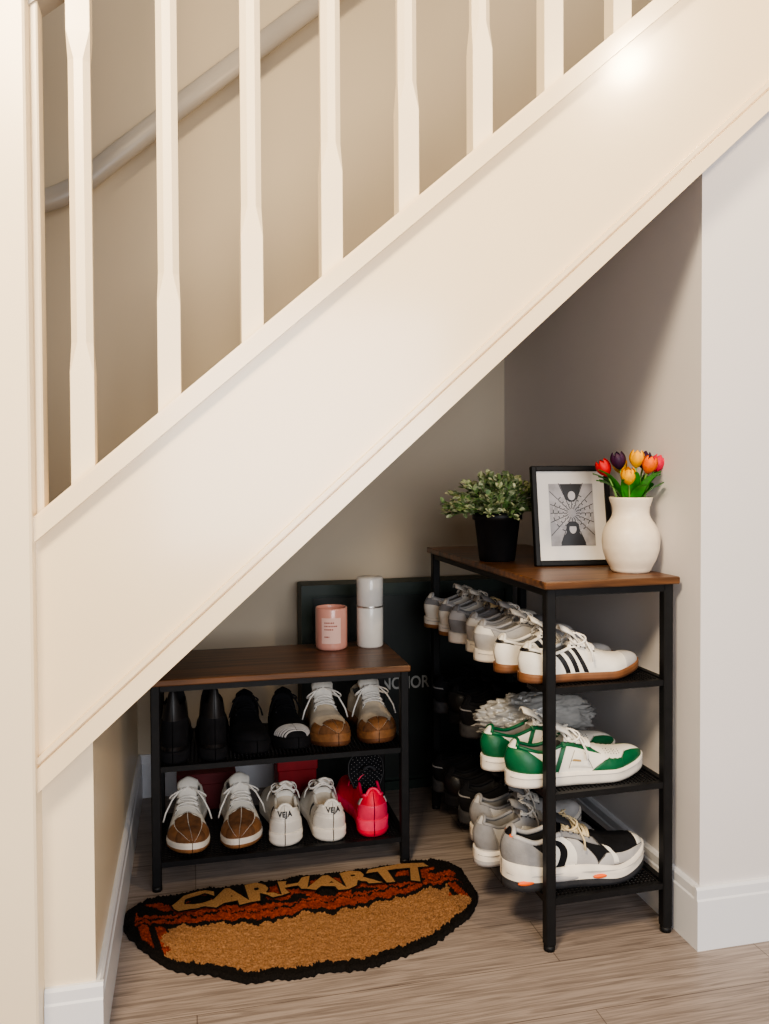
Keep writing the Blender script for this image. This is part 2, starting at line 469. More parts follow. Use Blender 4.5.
    for i in range(NS+1):
        s=.5-.5*math.cos(math.pi*i/NS); 
        ww=w(min(.99995,max(.00005,s)))
        ww=ww*1.02+flare*math.sqrt(max(0,1-(2*s-1)**8))
        x=-.007+s*(L+.012)
        z0=spring(s); t=T+S_.get('heelup',0)*(1-sm(.1,.5,s))+.003+S_.get('zwave',0)*math.sin(s*2*math.pi*2.2+.8)
        wv=wave*math.sin(s*2*math.pi*nw)
        prof=[(0,z0),(ww*.90,z0),(ww,z0+.22*t),(ww*.975+wv*.3,z0+.38*t),(ww+wv,z0+.66*t),(ww*.985,z0+t),(ww*.86,z0+t+.001),(0,z0+t+.001)]
        for (y,z) in prof: v.append((x,yc(s)+y,z))
        for (y,z) in reversed(prof[1:-1]): v.append((x,yc(s)-y,z))
    K=14; f=[]; fm=[]
    sl=[1,1,1,0,0,0,0,0,0,0,0,1,1,1]
    for i in range(NS):
        for j in range(K):
            k2=(j+1)%K; f.append((i*K+j,i*K+k2,(i+1)*K+k2,(i+1)*K+j)); fm.append(sl[j])
    b.add(v,f,0,True,fm)
    smats=[S_.get('mid','whitesole'),S_.get('out',S_.get('mid','whitesole'))]
    for (m,s,zf,rx,rz) in S_.get('dots',[]):
        smats.append(m); mi=len(smats)-1
        for side in (1,-1): b.ell((s*L,yc(s)+side*(w(s)*1.02+flare-.001),spring(s)+T*zf),(rx,.004,rz),mi)
    if S_.get('foxing'):
        smats.append(S_['foxing']); mi=len(smats)-1
        for side in (1,-1):
            b.tube([(-.006+s*(L+.011),yc(s)+side*(w(s)*1.02+flare),spring(s)+T*.82) for s in np.linspace(.01,.99,50)],.0010,5,mi)
    parts=[('sole',b.mesh('sole',smats)),('upper',upper)]
    if not boot:
        b=MB(); v=[];f=[]; n=12; k=8
        th=S_.get('tongue_h',.020)
        zt0=P(.38,.99,1).z
        for layer in (0,1):
            for i in range(n+1):
                u=i/n; s=.54-.22*u
                base=P(s,.99,1).z if s>.38 else zt0
                z=base+.002+th*sm(.3,1,u)
                for j in range(k+1):
                    t=(j/k*2-1); wid=(.015+.012*u)*S_.get('tongue_w',1)
                    if u>.8: wid*=math.sqrt(max(.25,1-((u-.8)/.23)**2))
                    v.append((s*L-(.008*sm(.6,1,u)), yc(s)+t*wid, z-.010*t*t+(.005 if layer else 0)))
        m1=(n+1)*(k+1)
        for i in range(n):
            for j in range(k):
                q=(i*(k+1)+j,i*(k+1)+j+1,(i+1)*(k+1)+j+1,(i+1)*(k+1)+j)
                f.append(q); f.append(tuple(m1+t for t in reversed(q)))
        for j in range(k):
            a=n*(k+1)+j; f.append((a,a+1,a+1+m1,a+m1))
        for i in range(n):
            for a,c in ((i*(k+1),(i+1)*(k+1)),(i*(k+1)+k,(i+1)*(k+1)+k)): f.append((a,c,c+m1,a+m1))
        b.add(v,f,0,True); parts.append(('tongue',b.mesh('tongue',[S_.get('tongue',S_['upper'])])))
        if S_.get('flap'):
            b=MB(); v=[];f=[];n=16;k=14
            for i in range(n+1):
                u=i/n
                hw_=.052*math.sqrt(max(0.02,1-max(0,(u-.55)/.46)**2.4))*(.75+.25*sm(0,.4,u))
                for j in range(k+1):
                    t=j/k*2-1
                    v.append((.31*L+.030*u+.020*t*t*(1-.3*u), yc(.3)+hw_*t, T+.060+.096*u))
            for i in range(n):
                for j in range(k): f.append((i*(k+1)+j,i*(k+1)+j+1,(i+1)*(k+1)+j+1,(i+1)*(k+1)+j))
            b.add(v,f,0,True)
            for i in range(1,n):
                for j in range(1,k,1):
                    if (i+j)%2: continue
                    p=v[i*(k+1)+j]; b.ell((p[0]-.0004,p[1],p[2]),(.0009,.0011,.0009),1,6,n=4)
            b.tube([v[i*(k+1)] for i in range(n+1)]+[v[n*(k+1)+j] for j in range(1,k)]+[v[i*(k+1)+k] for i in range(n,-1,-1)],.0030,6,2)
            parts.append(('mesh_collar',b.mesh('mesh_collar',['blackm','lgrey','blackleather'])))
        b=MB(); rows=6
        for i in range(rows):
            s=.37+.036*i
            sk=.012*(1 if i%2 else -1)
            pts=[]
            for t in np.linspace(-1,1,9):
                a=.64+.35*(1-abs(t)); side=1 if t>=0 else -1
                pts.append(PN(s+sk*t,a,side,.0052+.003*(1-abs(t))))
            b.tube(pts,.0040,6,ry=.0018)
            if i<rows-1:
                pts=[]
                for t in np.linspace(-1,1,7):
                    a=.66+.33*(1-abs(t)); side=1 if t>=0 else -1
                    pts.append(PN(s+.018+.022*t,a,side,.004+.003*(1-abs(t))))
                b.tube(pts,.0034,6,ry=.0016)
        c0=P(.38,.99,1)+Vector((0,0,.012))
        bs_=S_.get('bow',1.0)
        for side in (1,-1):
            lp=[]
            for t in np.linspace(0,1,14):
                an=t*2*math.pi
                lp.append(c0+bs_*Vector((.012*math.sin(an)+.016*math.sin(an/2), side*(.036*math.sin(an/2)), .007*math.sin(an)+.006-.016*math.sin(an/2))))
            b.tube(lp,.0028,6,ry=.0018)
            b.tube([c0, c0+bs_*Vector((.012,side*.014,.006)), c0+bs_*Vector((.026,side*.030,-.010)), c0+bs_*Vector((.034,side*.042,-.032)), c0+bs_*Vector((.034,side*.047,-.05))],.0024,6)
        b.ell(c0,(.006,.006,.005))
        parts.append(('laces',b.mesh('laces',[S_.get('lacem','lace')])))
    return parts

ST={}
ST['stripe']=dict(L=.305,W=.092,T=.017,toe=.35,upper='white',mid='gummid',out='gum',tongue='white',collar='white',lining='lining',tongue_h=.032,Hs=.95,flare=.002,bow=1.1,
  ov=[('blackleather',0,.13,0,.085,.50,.63)]+[('blackleather',.31+.075*i,.350+.075*i,.225+.062*i,.265+.062*i,.02,.60 if i else .56,.0016) for i in range(3)]
     +[('lgrey',.83,1,.83,1,.02,1.0,.0014),('white',.33,.60,.34,.56,.56,.72,.0022)])
ST['green']=dict(L=.345,W=.100,T=.028,toe=.38,upper='white',mid='whitesole',out='whitesole',tongue='white',collar='green',tongue_h=.028,lacem='lace',perf=True,stitch=True,bow=1.15,foxing='lgrey',
  ov=[('green',0,.25,0,.10,.03,.56,.0015,.03),('green',.70,1,.83,1,.02,.70,.0016),('green',.54,.80,.68,.78,.02,.42,.0018),('green',.34,.62,.34,.55,.52,.70,.0020),('green',.27,.305,.34,.375,.03,.54,.0022),('white',.38,.55,.43,.50,.08,.44,.0024),('goldprint',.40,.47,.41,.47,.20,.25,.003)])
ST['runner']=dict(run=True,L=.355,W=.115,T=.046,toe=.42,heelup=.010,zwave=.004,upper='blackm',mid='whitesole',out='dgrey',wave=.003,nw=3,flare=.006,tongue='dgrey',collar='lgrey',lining='darklining',lacem='lacecream',Hs=.98,stitch=True,collar_r=.006,bow=1.2,foxing='lgrey',
  dots=[('orange',.10,.50,.022,.006),('lgrey',.36,.58,.045,.008),('orange',.60,.56,.018,.005)],
  ov=[('lgrey',.58,1,.66,1,.02,.34,.0020),('white',.92,1,.92,1,.34,1.0,.0014),('grey',0,.26,0,.12,.02,.62,.0016,.03),('white',.24,.50,.22,.34,.02,.55,.0020,.05),('blackm',.30,.36,.24,.285,.02,.55,.0028,.06),('lgrey',.44,.60,.38,.46,.02,.50,.0024,.03),('grey',.34,.62,.36,.58,.50,.72,.0028),('white',.70,.74,.63,.66,.04,.55,.0028,.02),('orange',.02,.05,.02,.05,.56,.64,.003)])
ST['greyrunner']=dict(run=True,L=.31,W=.10,T=.034,upper='lgrey',mid='whitesole',out='lgrey',wave=.0015,nw=6,tongue='grey',collar='grey',Hs=.9,stitch=True,foxing='grey',ov=[('grey',0,.16,0,.10,.03,.6),('grey',.6,.8,.66,.76,.03,.4),('white',.3,.5,.36,.5,.1,.4)])
ST['greywhite']=dict(L=.30,W=.104,T=.026,upper='lgrey',mid='whitesole',out='whitesole',tongue='lgrey',collar='lgrey',stitch=True,foxing='lgrey',ov=[('white',0,.12,0,.08,.35,.62),('grey',.34,.6,.35,.56,.54,.72,.002)])
ST['grey']=dict(L=.30,W=.104,T=.026,upper='grey',mid='whitesole',out='whitesole',tongue='grey',collar='grey',lacem='lacecream',stitch=True,ov=[('lgrey',0,.13,0,.09,.3,.62)])
ST['white']=dict(L=.30,W=.102,T=.028,upper='white',mid='whitesole',out='gumlight',tongue='white',collar='lgrey',stitch=True,foxing='lgrey',ov=[('grey',0,.12,0,.08,.35,.62),('white',.34,.6,.35,.56,.54,.72,.002)])
ST['browntoe']=dict(L=.30,W=.110,T=.022,toe=.40,upper='white',mid='whitesole',out='gumlight',tongue='white',collar='white',tongue_h=.034,bow=1.4,tongue_w=1.2,stitch=True,
  ov=[('gumlight',.72,1,.70,1,.02,.60,.0018),('brownsuede',.66,1,.60,1,.60,1.0,.0020),('brownsuede',.90,1,.86,1,.02,.60,.0026),('white',.33,.60,.34,.56,.56,.72,.0022)])
ST['gumtoe']=dict(L=.295,W=.110,T=.030,toe=.42,upper='offwhite',mid='gumlight',out='gum',tongue='white',collar='offwhite',tongue_h=.034,tongue_w=1.3,lacem='lace',bow=1.4,stitch=True,
  ov=[('gumlight',.74,1,.74,1,.02,.52,.0018),('brownsuede',.88,1,.88,1,.02,.62,.003),('gumlight',.85,1,.80,1,.62,1.0,.003),('white',.33,.60,.34,.56,.56,.72,.0022)])
ST['heeltext']=dict(L=.295,W=.110,T=.028,upper='white',mid='whitesole',out='whitesole',tongue='white',collar='white',heeltext='VEJA',tongue_h=.03,stitch=True,lining='offwhite',
  ov=[('white',0,.13,0,.09,.36,.62,.002),('text',.30,.33,.24,.27,.05,.5),('white',0,.16,0,.13,.02,.30,.0016)])
ST['red']=dict(run=True,L=.30,W=.108,T=.034,heelup=.006,upper='red',mid='pink',out='red',wave=.002,nw=7,tongue='dgrey',collar='pink',lining='darklining',tongue_h=.03,lacem='pink',flap=True,
  ov=[('pink',0,.2,0,.12,.03,.35),('blackm',.34,.60,.34,.56,.50,.72,.002),('lgrey',.10,.17,.07,.13,.30,.50,.003)])
ST['black']=dict(L=.30,W=.104,T=.028,upper='blackm',mid='blackm',out='blackm',tongue='blackm',collar='blackm',lining='darklining',lacem='blackm',ov=[('blackleather',0,.14,0,.1,.03,.55)])
ST['blackwhite']=dict(L=.30,W=.104,T=.03,upper='blackm',mid='dgrey',out='dgrey',tongue='blackm',collar='blackm',lining='darklining',lacem='blackm',wave=.002,nw=10,ov=[('grey',0,.07,0,.06,.34,.38)])
ST['zebra']=dict(L=.29,W=.102,T=.026,upper='blackm',mid='blackm',out='blackm',tongue='blackm',collar='blackm',lining='darklining',lacem='blackm',
  ov=[('lgrey',.80+.026*i,.813+.026*i,.815+.026*i,.828+.026*i,.10,1.0,.0025) for i in range(6)])
ST['boot']=dict(L=.28,W=.088,T=.026,boot=True,upper='blackleather',mid='blackm',out='blackm',lining='darklining',ov=[('blackm',0,.14,0,.14,.03,.3)])
cache={}
def shoe(kind, mir, loc, rotz, label, group, name='sneaker', cat='sneaker', tilt=(0,0)):
    key=(kind,mir)
    if key not in cache: cache[key]=shoe_meshes(ST[kind],mir)
    e=thing(name,label,cat,loc=loc,rot=(tilt[0],tilt[1],rotz),group=group)
    for n,me in cache[key]: link(n,me,e)
    return e
GR='shoes on the tall rack'; GL='shoes on the low rack'
z1,z2,z3=S1+.001,S2+.001,S3+.001
def sk(x,y): return x-.030*(y-1.8)
shoe('stripe',1,(.745,1.812,z1),.02,'white leather sneaker with three black stripes and gum sole, laces tied',GR)
shoe('stripe',-1,(.722,1.922,z1),.05,'white three-striped gum-sole sneaker tucked beside its pair',GR)
for i,(kd,lab) in enumerate([('greywhite','pale grey sneaker with white sole and white heel tab'),('greywhite','pale grey sneaker with white sole and white heel tab'),('grey','grey suede sneaker with white sole'),('white','white leather sneaker with grey heel tab'),('white','white leather sneaker with grey heel tab')]):
    yy=2.040+.117*i
    shoe(kd,1 if i%2==0 else -1,(sk(.735,yy)+(-.012 if i==0 else .006*(i%2)),yy,z1),[.02,.01,.02,-.01,.0][i],lab,GR)
shoe('green',1,(.716,1.820,z2),.0,'white and green leather sneaker with white laces at rack end',GR)
shoe('green',-1,(.695,1.940,z2),.03,'white and green leather sneaker tucked beside its pair',GR)
for i,yy in enumerate([2.19,2.31,2.43]):
    shoe('blackwhite' if i%2==0 else 'black',1 if i%2 else -1,(sk(.735,yy)+.01*(i%2),yy,z2),.01,'black fabric sneaker with grey-edged heel' if i%2==0 else 'plain black fabric sneaker',GR)
shoe('runner',1,(.708,1.828,z3),-.02,'chunky grey, black and white running shoe with orange accents',GR,'running_shoe','running shoe')
shoe('greyrunner',-1,(.680,1.955,z3),.02,'light grey mesh running shoe beside the chunky runner',GR,'running_shoe','running shoe')
shoe('greyrunner',1,(.715,2.070,z3),.02,'light grey mesh running shoe beside black sneakers',GR,'running_shoe','running shoe')
for i,yy in enumerate([2.195,2.312,2.43]):
    shoe('black' if i==1 else 'blackwhite',1 if i%2 else -1,(sk(.732,yy),yy,z3),.0,'plain black fabric sneaker' if i==1 else 'black fabric sneaker with grey-edged heel',GR)
zl,zm=.076,.326
dn=-math.pi/2; up=math.pi/2
shoe('browntoe',1,(-.010,2.535,zl),dn-.05,'white sneaker with brown suede toe and white laces',GL)
shoe('browntoe',-1,(.116,2.535,zl),dn+.05,'white sneaker with brown suede toe and white laces',GL)
shoe('heeltext',1,(.243,2.25,zl),up-.02,'white leather sneaker, heel with dark lettering',GL)
shoe('heeltext',-1,(.364,2.25,zl),up+.02,'white leather sneaker, heel with dark lettering',GL)
shoe('red',1,(.490,2.25,zl),up+.04,'bright red and coral running shoe with black mesh collar',GL,'running_shoe','running shoe')
shoe('boot',1,(-.050,2.245,zm),up,'black leather ankle boot',GL,'boot','boot')
shoe('boot',-1,(.048,2.245,zm),up,'black leather ankle boot',GL,'boot','boot')
shoe('black',1,(.146,2.535,zm),dn,'plain black fabric sneaker beside boots',GL)
shoe('zebra',1,(.258,2.535,zm),dn,'black shoe with silver striped toe',GL,'shoe','shoe')
shoe('gumtoe',1,(.376,2.535,zm),dn-.03,'cream sneaker with brown toe and gum sole',GL)
shoe('gumtoe',-1,(.500,2.535,zm),dn+.05,'cream sneaker with brown toe and gum sole',GL)

# crumpled bag
b=MB(); n=96; k=60; v=[];f=[]
for i in range(n):
    for j in range(k+1):
        ph=math.pi*j/k; t=2*math.pi*i/n
        d=Vector((math.sin(ph)*math.cos(t),math.sin(ph)*math.sin(t),-math.cos(ph)))
        fold=abs(noise.noise(Vector((d.x*4+d.z*2,d.y*2,d.z*5+3))))
        cr=abs(noise.noise(Vector((d.x*11,d.y*6,d.z*9+1))))
        r=1+.14*noise.noise(d*1.8+Vector((3,1,0)))+.26*fold-.20*cr+.07*abs(noise.noise(d*24))
        bx=math.copysign(abs(d.x)**.8,d.x)
        v.append(Vector((bx*.160*r,d.y*.050*r,max(-.045,d.z*.056*r-.012*abs(d.x)))))
for i in range(n):
    for j in range(k):
        i2=(i+1)%n; f.append((i*(k+1)+j,i2*(k+1)+j,i2*(k+1)+j+1,i*(k+1)+j+1))
b.add(v,f,0,True)
M['bag']=mat('translucent_bag',(0.50,0.49,0.47),.22,var=.14,scale=18,bump=.6,bscale=70,trans=.4)
thing('bag','crumpled pale grey translucent bag bunched behind green sneakers','bag',b.mesh('bag',['bag']),loc=(.885,2.065,z2+.082),rot=(.0,.03,.03))

M['redbox']=mat('dark_red_card',(.12,.008,.012),.6,var=.1)
M['redbox2']=mat('bright_red_card',(.34,.012,.02),.6,var=.1)
for (x,w_,h,lab,mm_) in [(-.05,.17,.165,'dark red cardboard shoe box on the floor behind rack','redbox'),(.255,.12,.185,'bright red cardboard shoe box on the floor behind rack','redbox2')]:
    e=thing('shoe_box',lab,'box',loc=(x,2.60,0),group='shoe boxes behind the rack')
    b=MB(); b.cbox((0,0,0),(w_,.14,h-.03),.003); link('body',b.mesh('body',[mm_]),e)
    b=MB(); b.cbox((-.004,-.004,h-.035),(w_+.004,.144,h),.003); link('lid',b.mesh('lid',[mm_]),e)

M['dkgreen']=mat('dark_green_board',(.008,.020,.013),.5,var=.15,scale=8)
M['dkgreen2']=mat('darker_green_panel',(.003,.007,.005),.45,var=.15,scale=8)
M['printw']=mat('pale_print',(.42,.42,.40),.6)
e=thing('storage_box','large dark green storage box with pale lettering against back wall','box',loc=(.35,2.76,0))
b=MB(); b.cbox((0,0,0),(.745,.10,.71),.004); link('body',b.mesh('body',['dkgreen']),e)
b=MB()
for lo,hi in [((0,-.014,.675),(.745,0,.71)),((0,-.014,0),(.745,0,.03)),((0,-.014,.03),(.028,0,.675)),((.717,-.014,.03),(.745,0,.675))]: b.box(lo,hi)
link('rim',b.mesh('rim',['dkgreen']),e)
b=MB(); b.box((.04,-.004,.04),(.705,0,.665)); link('panel',b.mesh('panel',['dkgreen2']),e)
tv,tf=text_geo('ANCHOR',.058,.0012)
xs=[q[0] for q in tv]; x0=min(xs); sc=.205/(max(xs)-x0)
b=MB(); b.add([(.237+(q[0]-x0)*sc,-.006,.345+q[1]) for q in tv],tf,0,False); link('lettering',b.mesh('lettering',['printw']),e)

# ------------------------------------------------------------------ candle, bottle
M['pinkglass']=mat('pink_glass',(.74,.36,.29),.25,var=.03,coat=.4)
M['label']=mat('pale_pink_label',(.85,.56,.48),.7,var=.02)
M['wax']=mat('cream_wax',(.75,.66,.55),.5)
M['inkpink']=mat('rose_print',(.40,.12,.10),.7)
e=thing('candle','pink glass candle with pale label on wooden rack top','candle',loc=(.407,2.485,HL))
R=.048;H=.125
b=MB(); b.lathe([(0,0),(R-.006,0),(R-.001,.004),(R,.012),(R,H-.004),(R-.001,H),(R-.004,H),(R-.005,H-.006),(R-.005,.012)],48); link('jar',b.mesh('jar',['pinkglass']),e)
b=MB(); b.lathe([(0,.01),(R-.006,.01),(R-.006,H-.03),(0,H-.03)],40); b.tube([(0,0,H-.03),(0.001,0,H-.015)],.0012,6); link('wax',b.mesh('wax',['wax']),e)
b=MB(); v=[];f=[]; n=14
ca=-math.pi/2-.18
for i in range(n+1):
    t=ca-.62+1.24*i/n
    for z in (.022,.098): v.append(((R+.0006)*math.cos(t),(R+.0006)*math.sin(t),z))
for i in range(n): f.append((2*i,2*i+2,2*i+3,2*i+1))
b.add(v,f,0)
for r_,(z,wd) in enumerate([(.082,.30),(.072,.36),(.062,.28),(.040,.16)]):
    t0=ca-.42; k=0
    while k<wd*2:
        l=.05+.07*random.random(); vv=[]
        for tt,zz in ((t0+k,z),(t0+k+l,z),(t0+k+l,z+.004),(t0+k,z+.004)): vv.append(((R+.001)*math.cos(tt),(R+.001)*math.sin(tt),zz))
        b.add(vv,[(0,1,2,3)],1,False); k+=l+.03
link('label',b.mesh('label',['label','inkpink']),e)

M['frost']=mat('white_frosted_glass',(.86,.82,.75),.3,var=.02,coat=.4)
M['glass']=mat('clear_glass',(.92,.89,.84),.15,var=.01,trans=.25)
M['steel']=mat('brushed_metal',(.55,.53,.50),.3,metal=.9)
e=thing('diffuser_bottle','tall white and clear glass cylinder beside pink candle','bottle',loc=(.526,2.485,HL))
R=.0405
b=MB(); b.lathe([(0,0),(R-.004,0),(R,.005),(R,.120),(R-.001,.123),(0,.123)],48); link('body',b.mesh('body',['frost']),e)
b=MB(); b.lathe([(R-.002,.123),(R,.126),(R,.206),(R-.003,.212),(0,.212)],48); link('cover',b.mesh('cover',['glass']),e)
b=MB(); b.lathe([(0,.123),(.030,.123),(.030,.165),(.022,.172),(.012,.174),(.012,.195),(0,.195)],40); link('nozzle',b.mesh('nozzle',['frost']),e)
b=MB(); b.lathe([(R+.0008,.121),(R+.0012,.123),(R+.0008,.126)],48); link('ring',b.mesh('ring',['steel']),e)

# ------------------------------------------------------------------ potted plant
M['leafA']=mat('variegated_leaf',(.13,.20,.06),.55,scale=60,col2=(.60,.62,.40))
M['leafB']=mat('deep_leaf',(.05,.12,.035),.55,scale=60,col2=(.20,.28,.10))
M['stem']=mat('green_stem',(.14,.28,.06),.6)
M['soil']=mat('dark_soil',(.03,.02,.012),.95,bump=.8)
e=thing('potted_plant','small bushy variegated green plant in a black pot','plant',loc=(.817,2.165,HR_))
b=MB(); b.lathe([(0,0),(.046,0),(.049,.004),(.062,.112),(.068,.114),(.069,.132),(.065,.133),(.063,.118),(.060,.10),(0,.10)],48); link('pot',b.mesh('pot',['black']),e)
b=MB(); b.lathe([(.062,.112),(.04,.116),(0,.118)],30); link('soil',b.mesh('soil',['soil']),e)
bs=MB(); bl=MB()
def leaf(bm,p,d,n,l,w_,mi):
    d=d.normalized(); sd=d.cross(n)
    if sd.length<1e-3: sd=Vector((1,0,0))
    sd.normalize(); nn=sd.cross(d)
    v=[p]; 
    for t,ww in ((.25,.8),(.55,1),(.85,.6)):
        c=p+d*l*t+nn*(-.25*l*t*t)
        v+= [c-sd*w_*ww+nn*.12*w_, c, c+sd*w_*ww+nn*.12*w_]
    v.append(p+d*l-nn*.28*l)
    f=[(0,1,2),(0,2,3),(1,4,5,2),(2,5,6,3),(4,7,8,5),(5,8,9,6),(7,10,8),(8,10,9)]
    bm.add(v,f,mi,True)
for i in range(100):
    t=random.uniform(0,2*math.pi); el=random.uniform(-.25,1.45)
    R_=random.uniform(.70,1.10)
    tip=Vector((math.cos(t)*math.cos(el)*.150*R_, math.sin(t)*math.cos(el)*.105*R_, .152+math.sin(el)*.078*R_ - .02*math.cos(el)*random.random()))
    root=Vector((math.cos(t)*.02,math.sin(t)*.02,.113)); mid=(root+tip)/2+Vector((0,0,.03))
    pts=[root*(1-u)**2+mid*2*u*(1-u)+tip*u*u for u in np.linspace(0,1,7)]
    bs.tube(pts,.0012,5)
    for u in np.linspace(.4,1,8):
        p=root*(1-u)**2+mid*2*u*(1-u)+tip*u*u
        for q in range(2):
            d=Vector((random.uniform(-1,1),random.uniform(-1,1),random.uniform(-.3,.9)))
            d+= (p-Vector((0,0,.13))).normalized()*.9
            leaf(bl,p,d,Vector((0,0,1))+Vector((random.uniform(-.6,.6),random.uniform(-.9,.3),0)),random.uniform(.015,.024),random.uniform(.005,.008),0 if random.random()<.7 else 1)
link('stems',bs.mesh('stems',['stem']),e); link('foliage',bl.mesh('foliage',['leafA','leafB']),e)

# ------------------------------------------------------------------ picture frame
M['matboard']=mat('white_mat_board',(.80,.77,.74),.8,var=.01)
M['photo']=mat('grey_photo_print',(.26,.25,.26),.4,col2=(.48,.46,.48),scale=18)
M['photodark']=mat('dark_photo_print',(.02,.02,.025),.4)
M['photolight']=mat('light_photo_print',(.50,.48,.50),.4)
e=thing('picture_frame','black picture frame with greyscale dome photo, standing on rack','picture frame',loc=(.967,1.99,HR_),rot=(0,0,-.10))
til=Matrix.Rotation(-.17,3,'X')
W_,H_=.212,.262; bw=.014
def fr(b_): 
    b_.v=[tuple(til@Vector(p)+Vector((0,0,.0015))) for p in b_.v]; return b_
b=MB()
b.cbox((-W_/2,0,0),(-W_/2+bw,.018,H_),.002); b.cbox((W_/2-bw,0,0),(W_/2,.018,H_),.002)
b.cbox((-W_/2+bw-.002,0,0),(W_/2-bw+.002,.018,bw),.002); b.cbox((-W_/2+bw-.002,0,H_-bw),(W_/2-bw+.002,.018,H_),.002)
b.box((-W_/2+.004,.013,.004),(W_/2-.004,.016,H_-.004)); link('frame',fr(b).mesh('frame',['black']),e)
b=MB(); b.box((-W_/2+bw,.007,bw),(W_/2-bw,.009,H_-bw)); link('mat_board',fr(b).mesh('mat_board',['matboard']),e)
b=MB(); pw,ph=.060,.082; cz=H_/2+.002
b.box((-pw,.0062,cz-ph),(pw,.0069,cz+ph),0)
cx,cy=0.0,cz+.004
def seg(a,c,w_,mi,y=.0058):
    a=Vector((a[0],0,a[1]));c=Vector((c[0],0,c[1])); d=(c-a)
    if d.length<1e-5: return
    n=Vector((-d.z,0,d.x)).normalized()*w_
    b.add([tuple(q+Vector((0,y,0))) for q in (a-n,c-n,c+n,a+n)],[(0,1,2,3)],mi,False)
for i in range(16):
    t=2*math.pi*i/16; 
    r1=.012; R2=min(pw/max(1e-3,abs(math.cos(t))),ph/max(1e-3,abs(math.sin(t))))*.97
    seg((cx+r1*math.cos(t),cy+r1*math.sin(t)),(cx+R2*math.cos(t),cy+R2*math.sin(t)),.0009,1)
for r in (.012,.024,.037,.051):
    for i in range(32):
        t=2*math.pi*i/32; t2=2*math.pi*(i+1)/32
        seg((cx+r*math.cos(t),cy+r*math.sin(t)),(cx+r*math.cos(t2),cy+r*math.sin(t2)),.0011,1 if i%2 else 2)
def blob(pts_,mi,y):
    b.add([(p[0],y,p[1]) for p in pts_],[tuple(range(len(pts_)))],mi,False)
def ringp(c,rx,rz,n=24): return [(c[0]+rx*math.cos(2*math.pi*i/n),c[1]+rz*math.sin(2*math.pi*i/n)) for i in range(n)]
blob([(-.034,cz-ph+.001),(.034,cz-ph+.001),(.028,cz-.060),(.018,cz-.048),(.017,cz-.026),(.008,cz-.018),(-.008,cz-.018),(-.017,cz-.026),(-.018,cz-.048),(-.028,cz-.060)],1,.0053)
blob(ringp((0,cz-.037),.0095,.013),2,.005)
blob([(-.009,cz-.031),(.009,cz-.031),(.006,cz-.024),(-.006,cz-.024)],1,.0047)
blob([(-.030,cz+ph-.001),(-.022,cz+.060),(-.016,cz+.042),(-.006,cz+.034),(.006,cz+.034),(.016,cz+.042),(.022,cz+.060),(.030,cz+ph-.001)],1,.0053)
blob(ringp((.001,cz+.050),.010,.012),2,.005)
link('photo_print',fr(b).mesh('photo_print',['photo','photodark','photolight']),e)
b=MB(); b.tube([(0,.045,.17),(0,.112,.002)],.006,6); b.box((-.02,.105,0),(.02,.115,.003)); link('stand',b.mesh('stand',['black']),e)

# ------------------------------------------------------------------ vase + tulips
M['ceramic']=mat('white_ceramic',(.76,.66,.53),.45,var=.03,scale=40,bump=.15)
VX,VY=1.044,1.850
e=thing('vase','matte white ceramic vase with wide belly holding tulips','vase',loc=(VX,VY,HR_))
prof=[(0,0),(.043,0),(.046,.003)]
key=[(.006,.047),(.03,.060),(.055,.0675),(.080,.0695),(.100,.0665),(.118,.057),(.130,.048),(.142,.0435),(.155,.0440),(.168,.048),(.177,.0515),(.181,.052)]
zz_=[k_[0] for k_ in key]; rr_=[k_[1] for k_ in key]
for z in np.linspace(.006,.181,60):
    r=sum(np.interp(z+o,zz_,rr_) for o in (-.006,-.003,0,.003,.006))/5 + (.0002*math.sin(z*900) if .12<z<.165 else 0)
    prof.append((r,z))
prof+=[(.050,.183),(.047,.176),(.040,.155),(.038,.14),(.036,.12)]
b=MB(); b.lathe(prof,56); link('body',b.mesh('body',['ceramic']),e)
tc_={'purple':(.035,.008,.035),'yellow':(.82,.38,.0),'orange':(.78,.13,.0),'pink':(.66,.015,.06),'red':(.50,.006,.012)}
for k_,c in tc_.items(): M['t_'+k_]=mat('tulip_'+k_,c,.5,var=.15,scale=70,spec=.3)
M['tleaf']=mat('tulip_leaf',(.03,.26,.012),.45,var=.25,scale=50)
tul=[('purple',-.036,-.012,.272),('yellow',-.024,-.034,.236),('red',-.058,.008,.256),('yellow',.006,-.014,.276),('orange',.026,-.030,.262),('pink',.058,-.008,.266),('purple',.040,.014,.274),('yellow',-.010,.028,.262)]
